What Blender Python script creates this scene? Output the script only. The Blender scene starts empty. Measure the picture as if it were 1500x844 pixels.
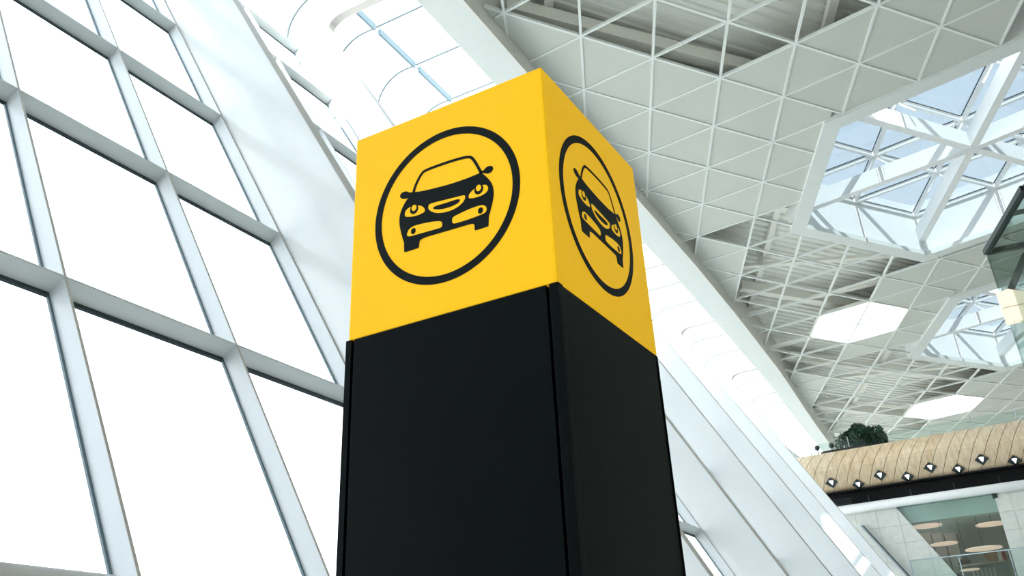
import bpy, math, random
from mathutils import Vector, Matrix

# ------------------------------------------------------------------ camera, world, sun, exposure
scn = bpy.context.scene
COL = scn.collection
EYE = 1.5                                  # eye height above the terminal floor
YAW, PITCH, ROLL = 0.5034, 0.49656, -0.05277
fw = Vector((math.cos(PITCH)*math.cos(YAW), math.cos(PITCH)*math.sin(YAW), math.sin(PITCH)))
r0 = Vector((math.sin(YAW), -math.cos(YAW), 0)); u0 = r0.cross(fw)
rt = r0*math.cos(ROLL) + u0*math.sin(ROLL)
up = -r0*math.sin(ROLL) + u0*math.cos(ROLL)
cd = bpy.data.cameras.new('camera'); cam = bpy.data.objects.new('camera', cd); COL.objects.link(cam)
M = Matrix((rt, up, -fw)).transposed().to_4x4(); M.translation = (0, 0, EYE)
cam.matrix_world = M
cd.sensor_width = 36; cd.lens = 1323.47*36/1500; cd.shift_y = -(422-336.66)/1500
cd.clip_end = 2000; cd.clip_start = 0.05
scn.camera = cam

w = bpy.data.worlds.new('sky'); scn.world = w; w.use_nodes = True
nt = w.node_tree; nt.nodes.clear()
def nn(t, k, **v):
    n = t.nodes.new(k)
    for a, b in v.items(): setattr(n, a, b)
    return n
wo = nn(nt, 'ShaderNodeOutputWorld'); bg = nn(nt, 'ShaderNodeBackground')
tc = nn(nt, 'ShaderNodeTexCoord'); sx = nn(nt, 'ShaderNodeSeparateXYZ'); cr = nn(nt, 'ShaderNodeValToRGB')
nt.links.new(tc.outputs['Generated'], sx.inputs[0]); nt.links.new(sx.outputs['Z'], cr.inputs[0])
cr.color_ramp.elements[0].position = 0.0; cr.color_ramp.elements[0].color = (1, 1, 1, 1)
cr.color_ramp.elements[1].position = 0.9; cr.color_ramp.elements[1].color = (.74, .87, 1, 1)
ns = nn(nt, 'ShaderNodeTexNoise'); ns.inputs['Scale'].default_value = 2.2; ns.inputs['Detail'].default_value = 6
mx = nn(nt, 'ShaderNodeMixRGB', blend_type='MULTIPLY'); mx.inputs[0].default_value = .12
nt.links.new(tc.outputs['Generated'], ns.inputs[0]); nt.links.new(cr.outputs[0], mx.inputs[1]); nt.links.new(ns.outputs[0], mx.inputs[2])
nt.links.new(mx.outputs[0], bg.inputs[0]); bg.inputs[1].default_value = 2.6
nt.links.new(bg.outputs[0], wo.inputs[0])

sl = bpy.data.lights.new('sun', 'SUN'); sl.energy = 11.0; sl.angle = 0.01; sl.color = (1, .96, .9)
sun = bpy.data.objects.new('sun', sl); COL.objects.link(sun); sun.location = (-30, -10, 60)
sun.rotation_euler = Vector((0.62, 0.28, -0.73)).to_track_quat('-Z', 'Y').to_euler()

vs = scn.view_settings
vs.view_transform = 'Standard'; vs.look = 'None'; vs.gamma = 1; vs.use_curve_mapping = False; vs.exposure = 0.42

# ------------------------------------------------------------------ helpers
rnd = random.Random(7)
def mat(name, col, rough=.5, metal=0, spec=.5, emit=0, ecol=None, noise=.012, nscale=3.0, coat=0):
    m = bpy.data.materials.new(name); m.use_nodes = True
    t = m.node_tree; b = t.nodes['Principled BSDF']
    b.inputs['Roughness'].default_value = rough; b.inputs['Metallic'].default_value = metal
    b.inputs['Specular IOR Level'].default_value = spec
    b.inputs['Coat Weight'].default_value = coat; b.inputs['Coat Roughness'].default_value = .12
    n = t.nodes.new('ShaderNodeTexNoise'); n.inputs['Scale'].default_value = nscale; n.inputs['Detail'].default_value = 4
    c = t.nodes.new('ShaderNodeTexCoord'); t.links.new(c.outputs['Object'], n.inputs['Vector'])
    r = t.nodes.new('ShaderNodeValToRGB')
    r.color_ramp.elements[0].position = .3; r.color_ramp.elements[1].position = .7
    r.color_ramp.elements[0].color = (*[max(0, x*(1-noise)) for x in col], 1)
    r.color_ramp.elements[1].color = (*[min(1, x*(1+noise)) for x in col], 1)
    t.links.new(n.outputs['Fac'], r.inputs[0]); t.links.new(r.outputs[0], b.inputs['Base Color'])
    if emit:
        b.inputs['Emission Strength'].default_value = emit
        if ecol: b.inputs['Emission Color'].default_value = (*ecol, 1)
        else: t.links.new(r.outputs[0], b.inputs['Emission Color'])
    return m
def glass(name, tint, refl=.04, rough=.02):
    m = bpy.data.materials.new(name); m.use_nodes = True
    t = m.node_tree; t.nodes.clear()
    o = nn(t, 'ShaderNodeOutputMaterial'); mixs = nn(t, 'ShaderNodeMixShader')
    tr = nn(t, 'ShaderNodeBsdfTransparent'); gl = nn(t, 'ShaderNodeBsdfGlossy')
    lw = nn(t, 'ShaderNodeLayerWeight'); lw.inputs['Blend'].default_value = .5
    pw = nn(t, 'ShaderNodeMath', operation='POWER'); pw.inputs[1].default_value = 5
    fr = nn(t, 'ShaderNodeMath', operation='MULTIPLY_ADD'); fr.inputs[1].default_value = refl*6; fr.inputs[2].default_value = refl
    t.links.new(lw.outputs['Facing'], pw.inputs[0]); t.links.new(pw.outputs[0], fr.inputs[0])
    ns = nn(t, 'ShaderNodeTexNoise'); ns.inputs['Scale'].default_value = .6
    r = nn(t, 'ShaderNodeValToRGB')
    r.color_ramp.elements[0].color = (*[x*.97 for x in tint], 1); r.color_ramp.elements[1].color = (*tint, 1)
    t.links.new(ns.outputs['Fac'], r.inputs[0]); t.links.new(r.outputs[0], tr.inputs[0])
    gl.inputs['Roughness'].default_value = rough
    t.links.new(fr.outputs[0], mixs.inputs[0]); t.links.new(tr.outputs[0], mixs.inputs[1]); t.links.new(gl.outputs[0], mixs.inputs[2])
    t.links.new(mixs.outputs[0], o.inputs[0])
    return m

MT = dict(
  hall=mat('hall_wall', (.74, .73, .68), .7),
  white=mat('white_paint', (.80, .82, .82), .35),
  rib=mat('rib_gloss', (.765, .795, .815), .16, spec=.6),
  nose=mat('warm_trim', (.58, .55, .52), .45),
  mullion=mat('mullion_paint', (.70, .745, .785), .4),
  transom=mat('transom_paint', (.62, .66, .65), .45),
  gasket=mat('gasket_rubber', (.012, .03, .035), .5),
  gasket2=mat('side_gasket', (.13, .20, .24), .45),
  jointd=mat('joint_seal', (.12, .16, .17), .5),
  railp=mat('rail_enamel', (.74, .75, .80), .35),
  purl=mat('purlin_paint', (.15, .22, .26), .45),
  clear=glass('facade_glass', (.97, .985, .985), .03),
  tintg=glass('skylight_glass', (.47, .515, .54), .05),
  greyg=glass('grey_glass', (.80, .85, .83), .04),
  shopg=glass('shop_glass', (.90, .955, .935), .025),
  panel=mat('ceiling_panel', (.68, .705, .645), .55),
  rail=mat('ceiling_rail', (.75, .78, .75), .5),
  deck=mat('roof_deck_metal', (.84, .85, .79), .5),
  steel=mat('roof_steel_paint', (.80, .79, .72), .5),
  beam=mat('edge_beam_paint', (.68, .715, .69), .45),
  fascia=mat('fascia_paint', (.72, .71, .66), .5),
  light=mat('light_panel', (1, 1, 1), .5, emit=2.5, ecol=(1, 1, .98)),
  yellow=mat('yellow_acrylic', (.95, .53, .006), .42, spec=.14, emit=.28, noise=.02, nscale=1.2),
  black=mat('black_panel', (.0006, .003, .004), .34, spec=.055, noise=.1),
  ink=mat('black_vinyl', (.003, .008, .009), .45, spec=.08),
  inlay=mat('yellow_vinyl', (.95, .53, .006), .42, spec=.14, emit=.28, noise=.02, nscale=1.2),
  groove=mat('groove_dark', (.001, .002, .003), .7, spec=.1),
  floor=mat('floor_stone', (.80, .79, .75), .25, nscale=.7),
  ground=mat('apron_concrete', (.55, .55, .53), .8, nscale=.2),
  chrome=mat('brushed_rail', (.55, .57, .60), .35, metal=.6),
  marble=mat('marble_tile', (.74, .75, .71), .35, noise=.05),
  joint=mat('tile_backing', (.50, .52, .49), .7),
  blackwall=mat('black_soffit', (.006, .006, .007), .6, spec=.2),
  leaf=mat('leaf_green', (.012, .055, .030), .55, noise=.35, nscale=9),
  bark=mat('bark', (.06, .035, .02), .8),
  pot=mat('planter_dark', (.03, .03, .03), .6),
  shopwall=mat('shop_wall', (.56, .64, .60), .6),
  cab=mat('cabinet_grey', (.68, .74, .74), .5),
  reflection=mat('reflection_glow', (1, .82, .68), .5, emit=.42, ecol=(1, .74, .60)),  # emission painted in place of reflections on the shop glass
  wicker=mat('wicker', (.36, .20, .09), .7, noise=.3, nscale=14),
  red=mat('red_carton', (.35, .03, .05), .5),
  darkst=mat('dark_steel', (.022, .034, .034), .4),
  cream=mat('reflection_cream', (.85, .76, .60), .45, emit=.5, ecol=(1, .86, .66)),  # glow stands for a ceiling light mirrored in the shaft glass
  blueg=mat('blue_grey_metal', (.34, .42, .46), .4),
)
def woodmat():
    m = bpy.data.materials.new('oak_veneer'); m.use_nodes = True
    t = m.node_tree; b = t.nodes['Principled BSDF']; b.inputs['Roughness'].default_value = .42
    c = nn(t, 'ShaderNodeTexCoord'); mp = nn(t, 'ShaderNodeMapping'); mp.inputs['Scale'].default_value = (1.2, 2.5, .5)
    n = nn(t, 'ShaderNodeTexNoise'); n.inputs['Scale'].default_value = 2.4; n.inputs['Detail'].default_value = 7
    oi = nn(t, 'ShaderNodeObjectInfo'); ad = nn(t, 'ShaderNodeMath', operation='MULTIPLY_ADD')
    ad.inputs[1].default_value = .22
    r = nn(t, 'ShaderNodeValToRGB'); r.color_ramp.elements[0].position = .35; r.color_ramp.elements[1].position = .85
    r.color_ramp.elements[0].color = (.60, .43, .25, 1); r.color_ramp.elements[1].color = (.82, .68, .49, 1)
    t.links.new(c.outputs['Object'], mp.inputs[0]); t.links.new(mp.outputs[0], n.inputs[0])
    t.links.new(oi.outputs['Random'], ad.inputs[0]); t.links.new(n.outputs[0], ad.inputs[2])
    t.links.new(ad.outputs[0], r.inputs[0]); t.links.new(r.outputs[0], b.inputs['Base Color'])
    return m
MT['wood'] = woodmat()
def perforate(m, fac):          # finely perforated sheet: a share of the light passes
    t = m.node_tree; b = t.nodes['Principled BSDF']; o = t.nodes['Material Output']
    tr = nn(t, 'ShaderNodeBsdfTransparent'); mx_ = nn(t, 'ShaderNodeMixShader'); mx_.inputs[0].default_value = fac
    t.links.new(b.outputs[0], mx_.inputs[1]); t.links.new(tr.outputs[0], mx_.inputs[2]); t.links.new(mx_.outputs[0], o.inputs[0])
perforate(MT['panel'], .2)

class MB:
    def __init__(s): s.v = []; s.f = []
    def add(s, vs, fs):
        k = len(s.v); s.v += [tuple(p) for p in vs]; s.f += [tuple(i+k for i in q) for q in fs]; return s
    def hexa(s, p):            # 8 points: bottom 4, top 4
        return s.add(p, [(0,3,2,1),(4,5,6,7),(0,1,5,4),(1,2,6,5),(2,3,7,6),(3,0,4,7)])
    def box(s, a, b):
        (x0,y0,z0),(x1,y1,z1) = a, b
        return s.hexa([(x0,y0,z0),(x1,y0,z0),(x1,y1,z0),(x0,y1,z0),(x0,y0,z1),(x1,y0,z1),(x1,y1,z1),(x0,y1,z1)])
    def bar(s, a, b, wd, hd, upv=(0,0,1)):      # box beam from a to b, wd wide, hd along upv (centred)
        a = Vector(a); b = Vector(b); d = (b-a).normalized(); sd = d.cross(Vector(upv)).normalized(); uu = sd.cross(d).normalized()
        q = [-sd*wd/2-uu*hd/2, sd*wd/2-uu*hd/2, sd*wd/2+uu*hd/2, -sd*wd/2+uu*hd/2]
        return s.add([a+o for o in q]+[b+o for o in q], [(3,2,1,0),(4,5,6,7),(0,1,5,4),(1,2,6,5),(2,3,7,6),(3,0,4,7)])
    def tube(s, pts, r, n=10):
        pts = [Vector(p) for p in pts]; k0 = len(s.v)
        for i, p in enumerate(pts):
            d = (pts[min(i+1, len(pts)-1)]-pts[max(i-1, 0)]).normalized()
            a = d.cross(Vector((0,0,1)) if abs(d.z) < .9 else Vector((1,0,0))).normalized(); b = d.cross(a)
            rr = r[i] if isinstance(r, (list, tuple)) else r
            for k in range(n):
                t = 2*math.pi*k/n; s.v.append(tuple(p+a*rr*math.cos(t)+b*rr*math.sin(t)))
        for i in range(len(pts)-1):
            for k in range(n):
                s.f.append((k0+i*n+k, k0+i*n+(k+1)%n, k0+(i+1)*n+(k+1)%n, k0+(i+1)*n+k))
        s.f.append(tuple(k0+k for k in reversed(range(n)))); s.f.append(tuple(k0+(len(pts)-1)*n+k for k in range(n)))
        return s
    def prism(s, poly, off):   # polygon (3d points) extruded by vector
        off = Vector(off); n = len(poly); a = [Vector(p) for p in poly]
        return s.add(a+[p+off for p in a], [tuple(reversed(range(n))), tuple(range(n, 2*n))]+[(i, (i+1)%n, n+(i+1)%n, n+i) for i in range(n)])
    def mesh(s, name):
        me = bpy.data.meshes.new(name); me.from_pydata(s.v, [], s.f); me.update(); return me
    def build(s, name, m, parent=None, smooth=False):
        o = bpy.data.objects.new(name, s.mesh(name)); o.data.materials.append(MT[m]); COL.objects.link(o)
        if parent: o.parent = parent
        if smooth:
            for p in o.data.polygons: p.use_smooth = True
        return o
def tag(o, label=None, cat=None, group=None, kind=None):
    if label: o['label'] = label
    if cat: o['category'] = cat
    if group: o['group'] = group
    if kind: o['kind'] = kind
    return o
def empty(name, loc=(0,0,0)):
    o = bpy.data.objects.new(name, None); COL.objects.link(o); o.location = loc; o.empty_display_size = .2
    return o
def child(o, parent):          # parent whose transform is a pure translation; o was built in world coords
    o.parent = parent; o.location = -Vector(parent.location); return o
def Z(z): return z+EYE         # heights below are measured from the eye

# ------------------------------------------------------------------ floor and apron outside
fl = MB().box((-60,-40,-.3), (90,4.7,0)).build('floor', 'floor'); tag(fl, 'pale polished stone floor of the hall', kind='structure')
gd = MB().box((-300,6.0,-1.0), (400,400,-.6)).build('ground', 'ground'); tag(gd, 'pale concrete apron outside the glass facade', kind='structure')

wb = MB().box((-47,-31,0), (-46.7,22,27)).build('wall_back', 'hall'); tag(wb, 'plain end wall of the hall behind the viewer', kind='structure')
wr = MB().box((-47,-31.3,0), (87,-31,27)).build('wall_right', 'hall'); tag(wr, 'plain long wall of the hall opposite the facade', kind='structure')
we = MB().box((86.7,-31,0), (87,22,27)).build('wall_end', 'hall'); tag(we, 'plain end wall of the hall beyond the cocoon', kind='structure')

# ------------------------------------------------------------------ leaning glass facade
TH = 0.5225; ST, CT = math.sin(TH), math.cos(TH)
SU = 2.4235; U0 = 5.1145; V0 = 4.815; SV = 3.7285; DEP = .256
def G(u, v, n=0.0):            # u along the hall, v up the glass, n inward
    return Vector((u, 6+v*ST-n*CT, Z(v*CT+n*ST)))
def za_of(x):                  # soffit height of the portal arms (above eye)
    t = max(0, x-17.27)
    return max(17.3, 20.7 - .022*t - .00125*t*t)
VB = -1.32
cols = list(range(-21, 34))
facade = empty('wall_left', (0, 6, 0)); tag(facade, 'leaning glass facade with white mullions and transoms', kind='structure')
def vtop(x): return (za_of(x)-.85)/CT
rows_v = [VB] + [V0+SV*k for k in range(-1, 5)]
pane_cache = {}
T = .034
def place(o, parent): return child(o, parent)
for c in cols:
    u = U0+c*SU; vt = vtop(u); VB = -1.32 if u < 55 else V0+SV        # beyond the cocoon building only the upper rows
    m = MB().hexa([G(u-T/2,VB,0.0),G(u+T/2,VB,0.0),G(u+T/2,VB,DEP),G(u-T/2,VB,DEP),G(u-T/2,vt,0),G(u+T/2,vt,0),G(u+T/2,vt,DEP),G(u-T/2,vt,DEP)])
    place(m.build('mullion', 'mullion'), facade)
    e = MB().hexa([G(u-T/2,VB,DEP),G(u+T/2,VB,DEP),G(u+T/2,VB,DEP+.006),G(u-T/2,VB,DEP+.006),G(u-T/2,vt,DEP),G(u+T/2,vt,DEP),G(u+T/2,vt,DEP+.006),G(u-T/2,vt,DEP+.006)])
    place(e.build('mullion_edge', 'nose'), facade)
    if c == cols[-1]: continue
    u1 = u+SU; vv = [v_ for v_ in rows_v if v_ >= VB-.01]+[vtop(u+SU/2)]
    if c < -4: vv = [vv[0], vv[-1]]          # behind the viewer: storey-high panes
    for k in range(len(vv)-1):
        va, vb = vv[k], vv[k+1]
        # transom at the foot of the pane (and one at the very top)
        for v_ in ([va] if k else [])+([vb] if k == len(vv)-2 else []):
            t = MB().hexa([G(u+T/2,v_-.035,0),G(u1-T/2,v_-.035,0),G(u1-T/2,v_-.035,DEP),G(u+T/2,v_-.035,DEP),G(u+T/2,v_,0),G(u1-T/2,v_,0),G(u1-T/2,v_,DEP),G(u+T/2,v_,DEP)])
            place(t.build('transom', 'transom'), facade)
        a0, a1 = u+T/2, u1-T/2; b0, b1 = va+.005, vb-.036
        p = MB().hexa([G(a0,b0,-.03),G(a1,b0,-.03),G(a1,b0,-.006),G(a0,b0,-.006),G(a0,b1,-.03),G(a1,b1,-.03),G(a1,b1,-.006),G(a0,b1,-.006)]).build('glass_pane', 'clear')
        place(p, facade)
        g = MB(); g2 = MB()
        for (x0,x1,y0,y1,gg) in ((a0,a1,b1-.07,b1,g),(a0,a1,b0,b0+.03,g),(a0,a0+.03,b0,b1,g2),(a1-.03,a1,b0,b1,g2)):
            gg.hexa([G(x0,y0,-.006),G(x1,y0,-.006),G(x1,y0,.02),G(x0,y0,.02),G(x0,y1,-.006),G(x1,y1,-.006),G(x1,y1,.02),G(x0,y1,.02)])
        gk = g.build('gasket', 'gasket'); gk.parent = p
        gk = g2.build('side_gasket', 'gasket2'); gk.parent = p
# upstand at the foot of the facade
place(MB().hexa([(-46,4.4,0),(60,4.4,0),(60,5.4,0),(-46,5.4,0),(-46,4.9,.28),(60,4.9,.28),(60,5.4,.28),(-46,5.4,.28)]).build('upstand', 'white'), facade)

# curved eave glass and the glass strip of roof behind the portals
def eave(x):
    za = za_of(x); v = vtop(x); p0 = G(x, v); y0, z0 = p0.y, p0.z; zr = Z(za+1.4)
    pts = [(y0, z0)]
    yv = y0+.36
    pts.append((yv, z0+.85))
    cy, cz, R = yv-1.25, z0+.95, 1.25
    sc = (zr-cz)/R
    for k in range(0, 9):
        t = math.pi/2*k/8; pts.append((cy+R*math.cos(t), cz+R*sc*math.sin(t)))
    pts.append((14.4, zr)); pts.append((12.1, zr))
    return pts
roofg = empty('roof_glazing', (0, 15, Z(21))); tag(roofg, 'glass roof strip with curved eave joining leaning facade to the edge beam', 'glass roof')
for c in cols[:-1]:
    ua = U0+c*SU; ub = ua+SU
    A, B = eave(ua), eave(ub)
    for rng, nme in (((0, 11), 'eave_pane'), ((10, 12), 'roof_pane'), ((11, 13), 'roof_pane')):
        n0, n1 = rng[0], min(rng[1], len(A)); m = MB(); k = n1-n0
        vsA = [(ua+.02, y, z) for y, z in A[n0:n1]]; vsB = [(ub-.02, y, z) for y, z in B[n0:n1]]
        if len(vsA) < 2: continue
        m.add(vsA+vsB, [(i, i+1, len(vsA)+i+1, len(vsA)+i) for i in range(len(vsA)-1)])
        th = [(x, y, z+.03) for x, y, z in vsA+vsB]; q = len(vsA)
        m.add(th, [(q+i, q+i+1, i+1, i) for i in range(q-1)])
        child(m.build(nme, 'clear'), roofg)
    m = MB()
    for (y, z), (y2, z2) in zip(A[:-1], A[1:]):
        m.bar((ua, y, z), (ua, y2, z2), .052, .05, (1,0,0))
    child(m.build('glazing_joint', 'jointd'), roofg)
    if ua > 38: continue
    ym = 15.9; zA, zB = A[10][1]-.12, B[10][1]-.12
    child(MB().bar((ua+.12, ym, zA), (ub-.12, ym, zB), .09, .26).build('purlin', 'purl'), roofg)

# ------------------------------------------------------------------ portal ribs
RIBU = [U0+(2+3*k)*SU for k in range(-7, 7)]
def portal(u, dep, label, group=None):
    za = za_of(u); TK = .31
    zr = Z(za); ev = eave(u)
    inner = []
    # leg inner edge from floor to the corner
    vfoot = -1.5/CT
    def I(v): p = G(u, v, dep); return (p.y, p.z)
    y_f = I(0)
    # find v where inner edge reaches the soffit
    vs_ = (za-dep*ST)/CT
    ye, ze = I(vs_)
    R = 1.05
    # corner fillet between direction (ST,CT) and (-1,0)
    ang = math.pi/2+TH                 # angle between the two directions
    tl = R/math.tan((math.pi-ang)/2) if False else R*math.tan(ang/2)*.62
    p1 = (ye-ST*tl, ze-CT*tl); p2 = (ye-tl, ze)
    arc = []
    for k in range(9):
        t = k/8; arc.append(((1-t)**2*p1[0]+2*t*(1-t)*ye+t*t*p2[0], (1-t)**2*p1[1]+2*t*(1-t)*ze+t*t*p2[1]))
    vfl = (0-EYE-dep*ST)/CT
    inner = [I(vfl)]+arc+[(12.2, zr)]
    outer = [(12.2, zr+1.28)]+[(y-.08, z-.1) for y, z in reversed(ev[2:11])]
    pg = G(u, vtop(u), DEP*.2); outer += [(pg.y, pg.z)]
    pf = G(u, (-EYE-.0)/CT, DEP*.2); outer += [(pf.y, 0.0)]
    poly = inner+outer
    r = empty('portal_rib', (u, inner[0][0], 0)); tag(r, label, 'portal rib', group)
    u_ = u+.02
    bd = MB().prism([(u_, y, z) for y, z in poly], (TK, 0, 0)).build('rib_body', 'rib'); child(bd, r)
    tr = MB(); ext = inner
    for (y, z), (y2, z2) in zip(ext[:-1], ext[1:]):
        d = Vector((0, y2-y, z2-z)).normalized(); nrm = Vector((0, -d.z, d.y))
        if nrm.y > 0 and abs(d.y) < .99: nrm = -nrm
        o = -nrm*0+nrm*.012
        a, b = Vector((0, y, z)), Vector((0, y2, z2))
        tr.hexa([a+Vector((u_+.004,0,0)), a+Vector((u_+TK-.004,0,0)), a+o+Vector((u_+TK-.004,0,0)), a+o+Vector((u_+.004,0,0)),
                 b+Vector((u_+.004,0,0)), b+Vector((u_+TK-.004,0,0)), b+o+Vector((u_+TK-.004,0,0)), b+o+Vector((u_+.004,0,0))])
    child(tr.build('nose_trim', 'nose'), r)
    return r
for k, u in enumerate(RIBU):
    if abs(u-10) < 1: portal(u, 1.68, 'deep glossy white portal rib beside the yellow sign pillar')
    elif abs(u-17.2) < 1: portal(u, 1.33, 'slender white portal rib next beyond the deep glossy one', 'slender portal ribs along the facade')
    elif abs(u-53.6) < 1: portal(u, 1.33, 'slender white portal rib standing against the end of the wooden cocoon', 'slender portal ribs along the facade')
    else: portal(u, 1.33, 'slender white portal rib of the leaning facade, rounded where it meets the roof', 'slender portal ribs along the facade')

# tubular rail along the foot of the facade
rl = empty('tubular_rail', (6, 5.0, 0)); tag(rl, 'white tubular rail running along the foot of the glass facade', 'rail')
child(MB().tube([(3.04, 5.05, Z(.76)), (9.9, 5.05, Z(.76))], .135, 24).build('rail_tube', 'railp', smooth=True), rl)
for x in (3.4, 5.6, 7.8, 9.6):
    child(MB().bar((x, 5.05, 0), (x, 5.05, Z(.66)), .06, .06, (0,1,0)).build('post', 'chrome'), rl)

# ------------------------------------------------------------------ ceiling lattice surface
OX, OY, LS, LA = 19.60109, 10.66978, 2.80433, -0.62123
AV = (LS*math.cos(LA), LS*math.sin(LA)); BV = (LS*math.cos(LA+math.pi/3), LS*math.sin(LA+math.pi/3))
def zc(x, y):
    X = max(-1.2, min(2.7, x/30)); Y = max(-.7, min(.75, y/30))
    return Z(21-.8108*X-1.3924*Y-.64616*X*X-.02634*X*Y+2.41774*Y*Y+.21365*X**3)
def xy(i, j): return (OX+i*AV[0]+j*BV[0], OY+i*AV[1]+j*BV[1])
def L(i, j, dz=0):
    x, y = xy(i, j); return Vector((x, y, zc(x, y)+dz))
def yedge(x):
    P = [(-60, 11.1), (30, 11.15), (38, 11.15), (44.6, 11.28), (54.2, 11.65), (64.4, 12.4), (76, 13.2), (90, 14.2)]
    for (a, b), (c, d) in zip(P[:-1], P[1:]):
        if x <= c: return b+(d-b)*(x-a)/(c-a)
    return P[-1][1]
SKY = [(7.65, .25, 2.8), (11.65, 4.25, 2.8)]
HD = [(1,0),(0,1),(-1,1),(-1,0),(0,-1),(1,-1)]
def hexd(i, j, s):             # signed "radius" of a lattice point in a hexagon: max over the six sides
    a, b = i-s[0], j-s[1]
    return max(abs(a), abs(b), abs(a+b))-s[2]
def hexsides(i, j, s):
    a, b = i-s[0], j-s[1]
    return [a-s[2], -a-s[2], b-s[2], -b-s[2], a+b-s[2], -a-b-s[2]]
def clip(poly, f):             # keep f>=0
    out = []
    for k in range(len(poly)):
        p, q = poly[k], poly[(k+1) % len(poly)]; a, b = f(p), f(q)
        if a >= 0: out.append(p)
        if (a >= 0) != (b >= 0):
            t = a/(a-b); out.append((p[0]+(q[0]-p[0])*t, p[1]+(q[1]-p[1])*t))
    return out
def is_open(ci, cj):
    s = ci+cj
    if ci > 7.0 and s < 5: return True
    if s < 3: return cj < 0
    if s < 7: return False
    if s < 11:
        if ci > 4: return True
        return s < 7.6
    if s < 15: return ci < 7
    if s < 19:
        if ci > 7: return True
        return s < 15.4 or cj < 8.3
    return ci < 11
HEXL = [(7, 6), (11, 10)]
def in_light(ci, cj): return any(hexd(ci, cj, (a, b, 1.0)) < 0 for a, b in HEXL)

# roof deck: corrugated sheet above the open lattice
ceil = MB(); dirr = Vector((math.cos(LA), math.sin(LA), 0)); per = Vector((-dirr.y, dirr.x, 0))
DZ = 1.5
nW, nL = 0, 0
pit = .42; prof = [(0, 0), (.16, 0), (.21, .08), (.37, .08)]
org = Vector((30, 0, 0)); rowsW = []
w0, w1, l0, l1, st = -74, 48, -74, 70, 1.0
kk = int((w1-w0)/pit)
Wc = [(w0+k*pit+a, h) for k in range(kk) for a, h in prof]
Lc = [l0+st*k for k in range(int((l1-l0)/st)+1)]
vid = {}
def dv(a, b):
    if (a, b) in vid: return vid[(a, b)]
    p = org+per*Wc[a][0]+dirr*Lc[b]
    vid[(a, b)] = len(ceil.v); ceil.v.append((p.x, p.y, zc(p.x, p.y)+DZ+Wc[a][1])); return vid[(a, b)]
det = AV[0]*BV[1]-AV[1]*BV[0]
def ij(x, y):
    x -= OX; y -= OY
    return ((x*BV[1]-y*BV[0])/det, (AV[0]*y-AV[1]*x)/det)
for a in range(len(Wc)-1):
    for b in range(len(Lc)-1):
        p = org+per*(Wc[a][0]+Wc[a+1][0])*.5+dirr*(Lc[b]+st/2)
        if not (-47.5 < p.x < 88 and -31.8 < p.y < yedge(p.x)+1.0): continue
        i, j = ij(p.x, p.y)
        if any(hexd(i, j, s) < .12 for s in SKY): continue
        ceil.f.append((dv(a, b), dv(a+1, b), dv(a+1, b+1), dv(a, b+1)))
ceiling = ceil.build('ceiling', 'deck'); tag(ceiling, 'high ceiling of triangular panels and white rails under a corrugated deck', kind='structure')

# panels
for i in range(-7, 18):
    for j in range(-11, 17):
        for tri in (((i,j),(i+1,j),(i,j+1)), ((i+1,j),(i+1,j+1),(i,j+1))):
            ci = sum(t[0] for t in tri)/3; cj = sum(t[1] for t in tri)/3
            x, y = xy(ci, cj)
            if not (-6 < x < 82 and y > -16): continue
            if is_open(ci, cj) or in_light(ci, cj): continue
            if max(xy(*t)[1]-yedge(xy(*t)[0]) for t in tri) > 4: continue
            poly = [(ci+(a-ci)*.975, cj+(b-cj)*.975) for a, b in tri]
            ok = True
            for s in SKY:
                hs = hexsides(ci, cj, s); k = max(range(6), key=lambda q: hs[q])
                if hs[k] < 0: ok = False; break
                poly = clip(poly, lambda q: hexsides(q[0], q[1], s)[k]-.02)
                if len(poly) < 3: ok = False; break
            if not ok: continue
            poly = clip(poly, lambda q: yedge(xy(*q)[0])+.15-xy(*q)[1])
            if len(poly) < 3: continue
            P = [L(a, b, rnd.uniform(.0, .004)+.03) for a, b in poly]
            MB().prism(P, (0, 0, .03)).build('ceiling_panel', 'panel', ceiling)
# rails, one object per unbroken run of a lattice line
def runs(line):
    cur = []
    for i, j in line:
        x, y = xy(i, j)
        ok = -6 < x < 82 and -16 < y < yedge(x)+.1 and all(hexd(i, j, s) > 0.0 for s in SKY)
        if ok: cur.append((i, j))
        else:
            if len(cur) > 4: yield cur
            cur = []
    if len(cur) > 4: yield cur
lines = []
S_ = 8
for k in range(-14, 26):
    lines.append([(k, t/S_) for t in range(-14*S_, 20*S_)])
    lines.append([(t/S_, k) for t in range(-14*S_, 26*S_)])
    lines.append([(t/S_, k-t/S_) for t in range(-14*S_, 26*S_)])
for ln in lines:
    for rn in runs(ln):
        pts = [L(i, j) for i, j in rn[::4]]
        if rn[-1] not in rn[::4]: pts.append(L(*rn[-1]))
        d = (pts[-1]-pts[0]); d.z = 0; d.normalize(); sd = Vector((-d.y, d.x, 0))*.043
        m = MB()
        for p in pts: m.v += [tuple(p-sd), tuple(p+sd), tuple(p+sd+Vector((0,0,.1))), tuple(p-sd+Vector((0,0,.1)))]
        n = len(pts)
        for q in range(n-1):
            for a in range(4):
                m.f.append((4*q+a, 4*q+(a+1)%4, 4*q+4+(a+1)%4, 4*q+4+a))
        m.f += [(3,2,1,0), (4*n-4, 4*n-3, 4*n-2, 4*n-1)]
        m.build('ceiling_rail', 'rail', ceiling)
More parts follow.
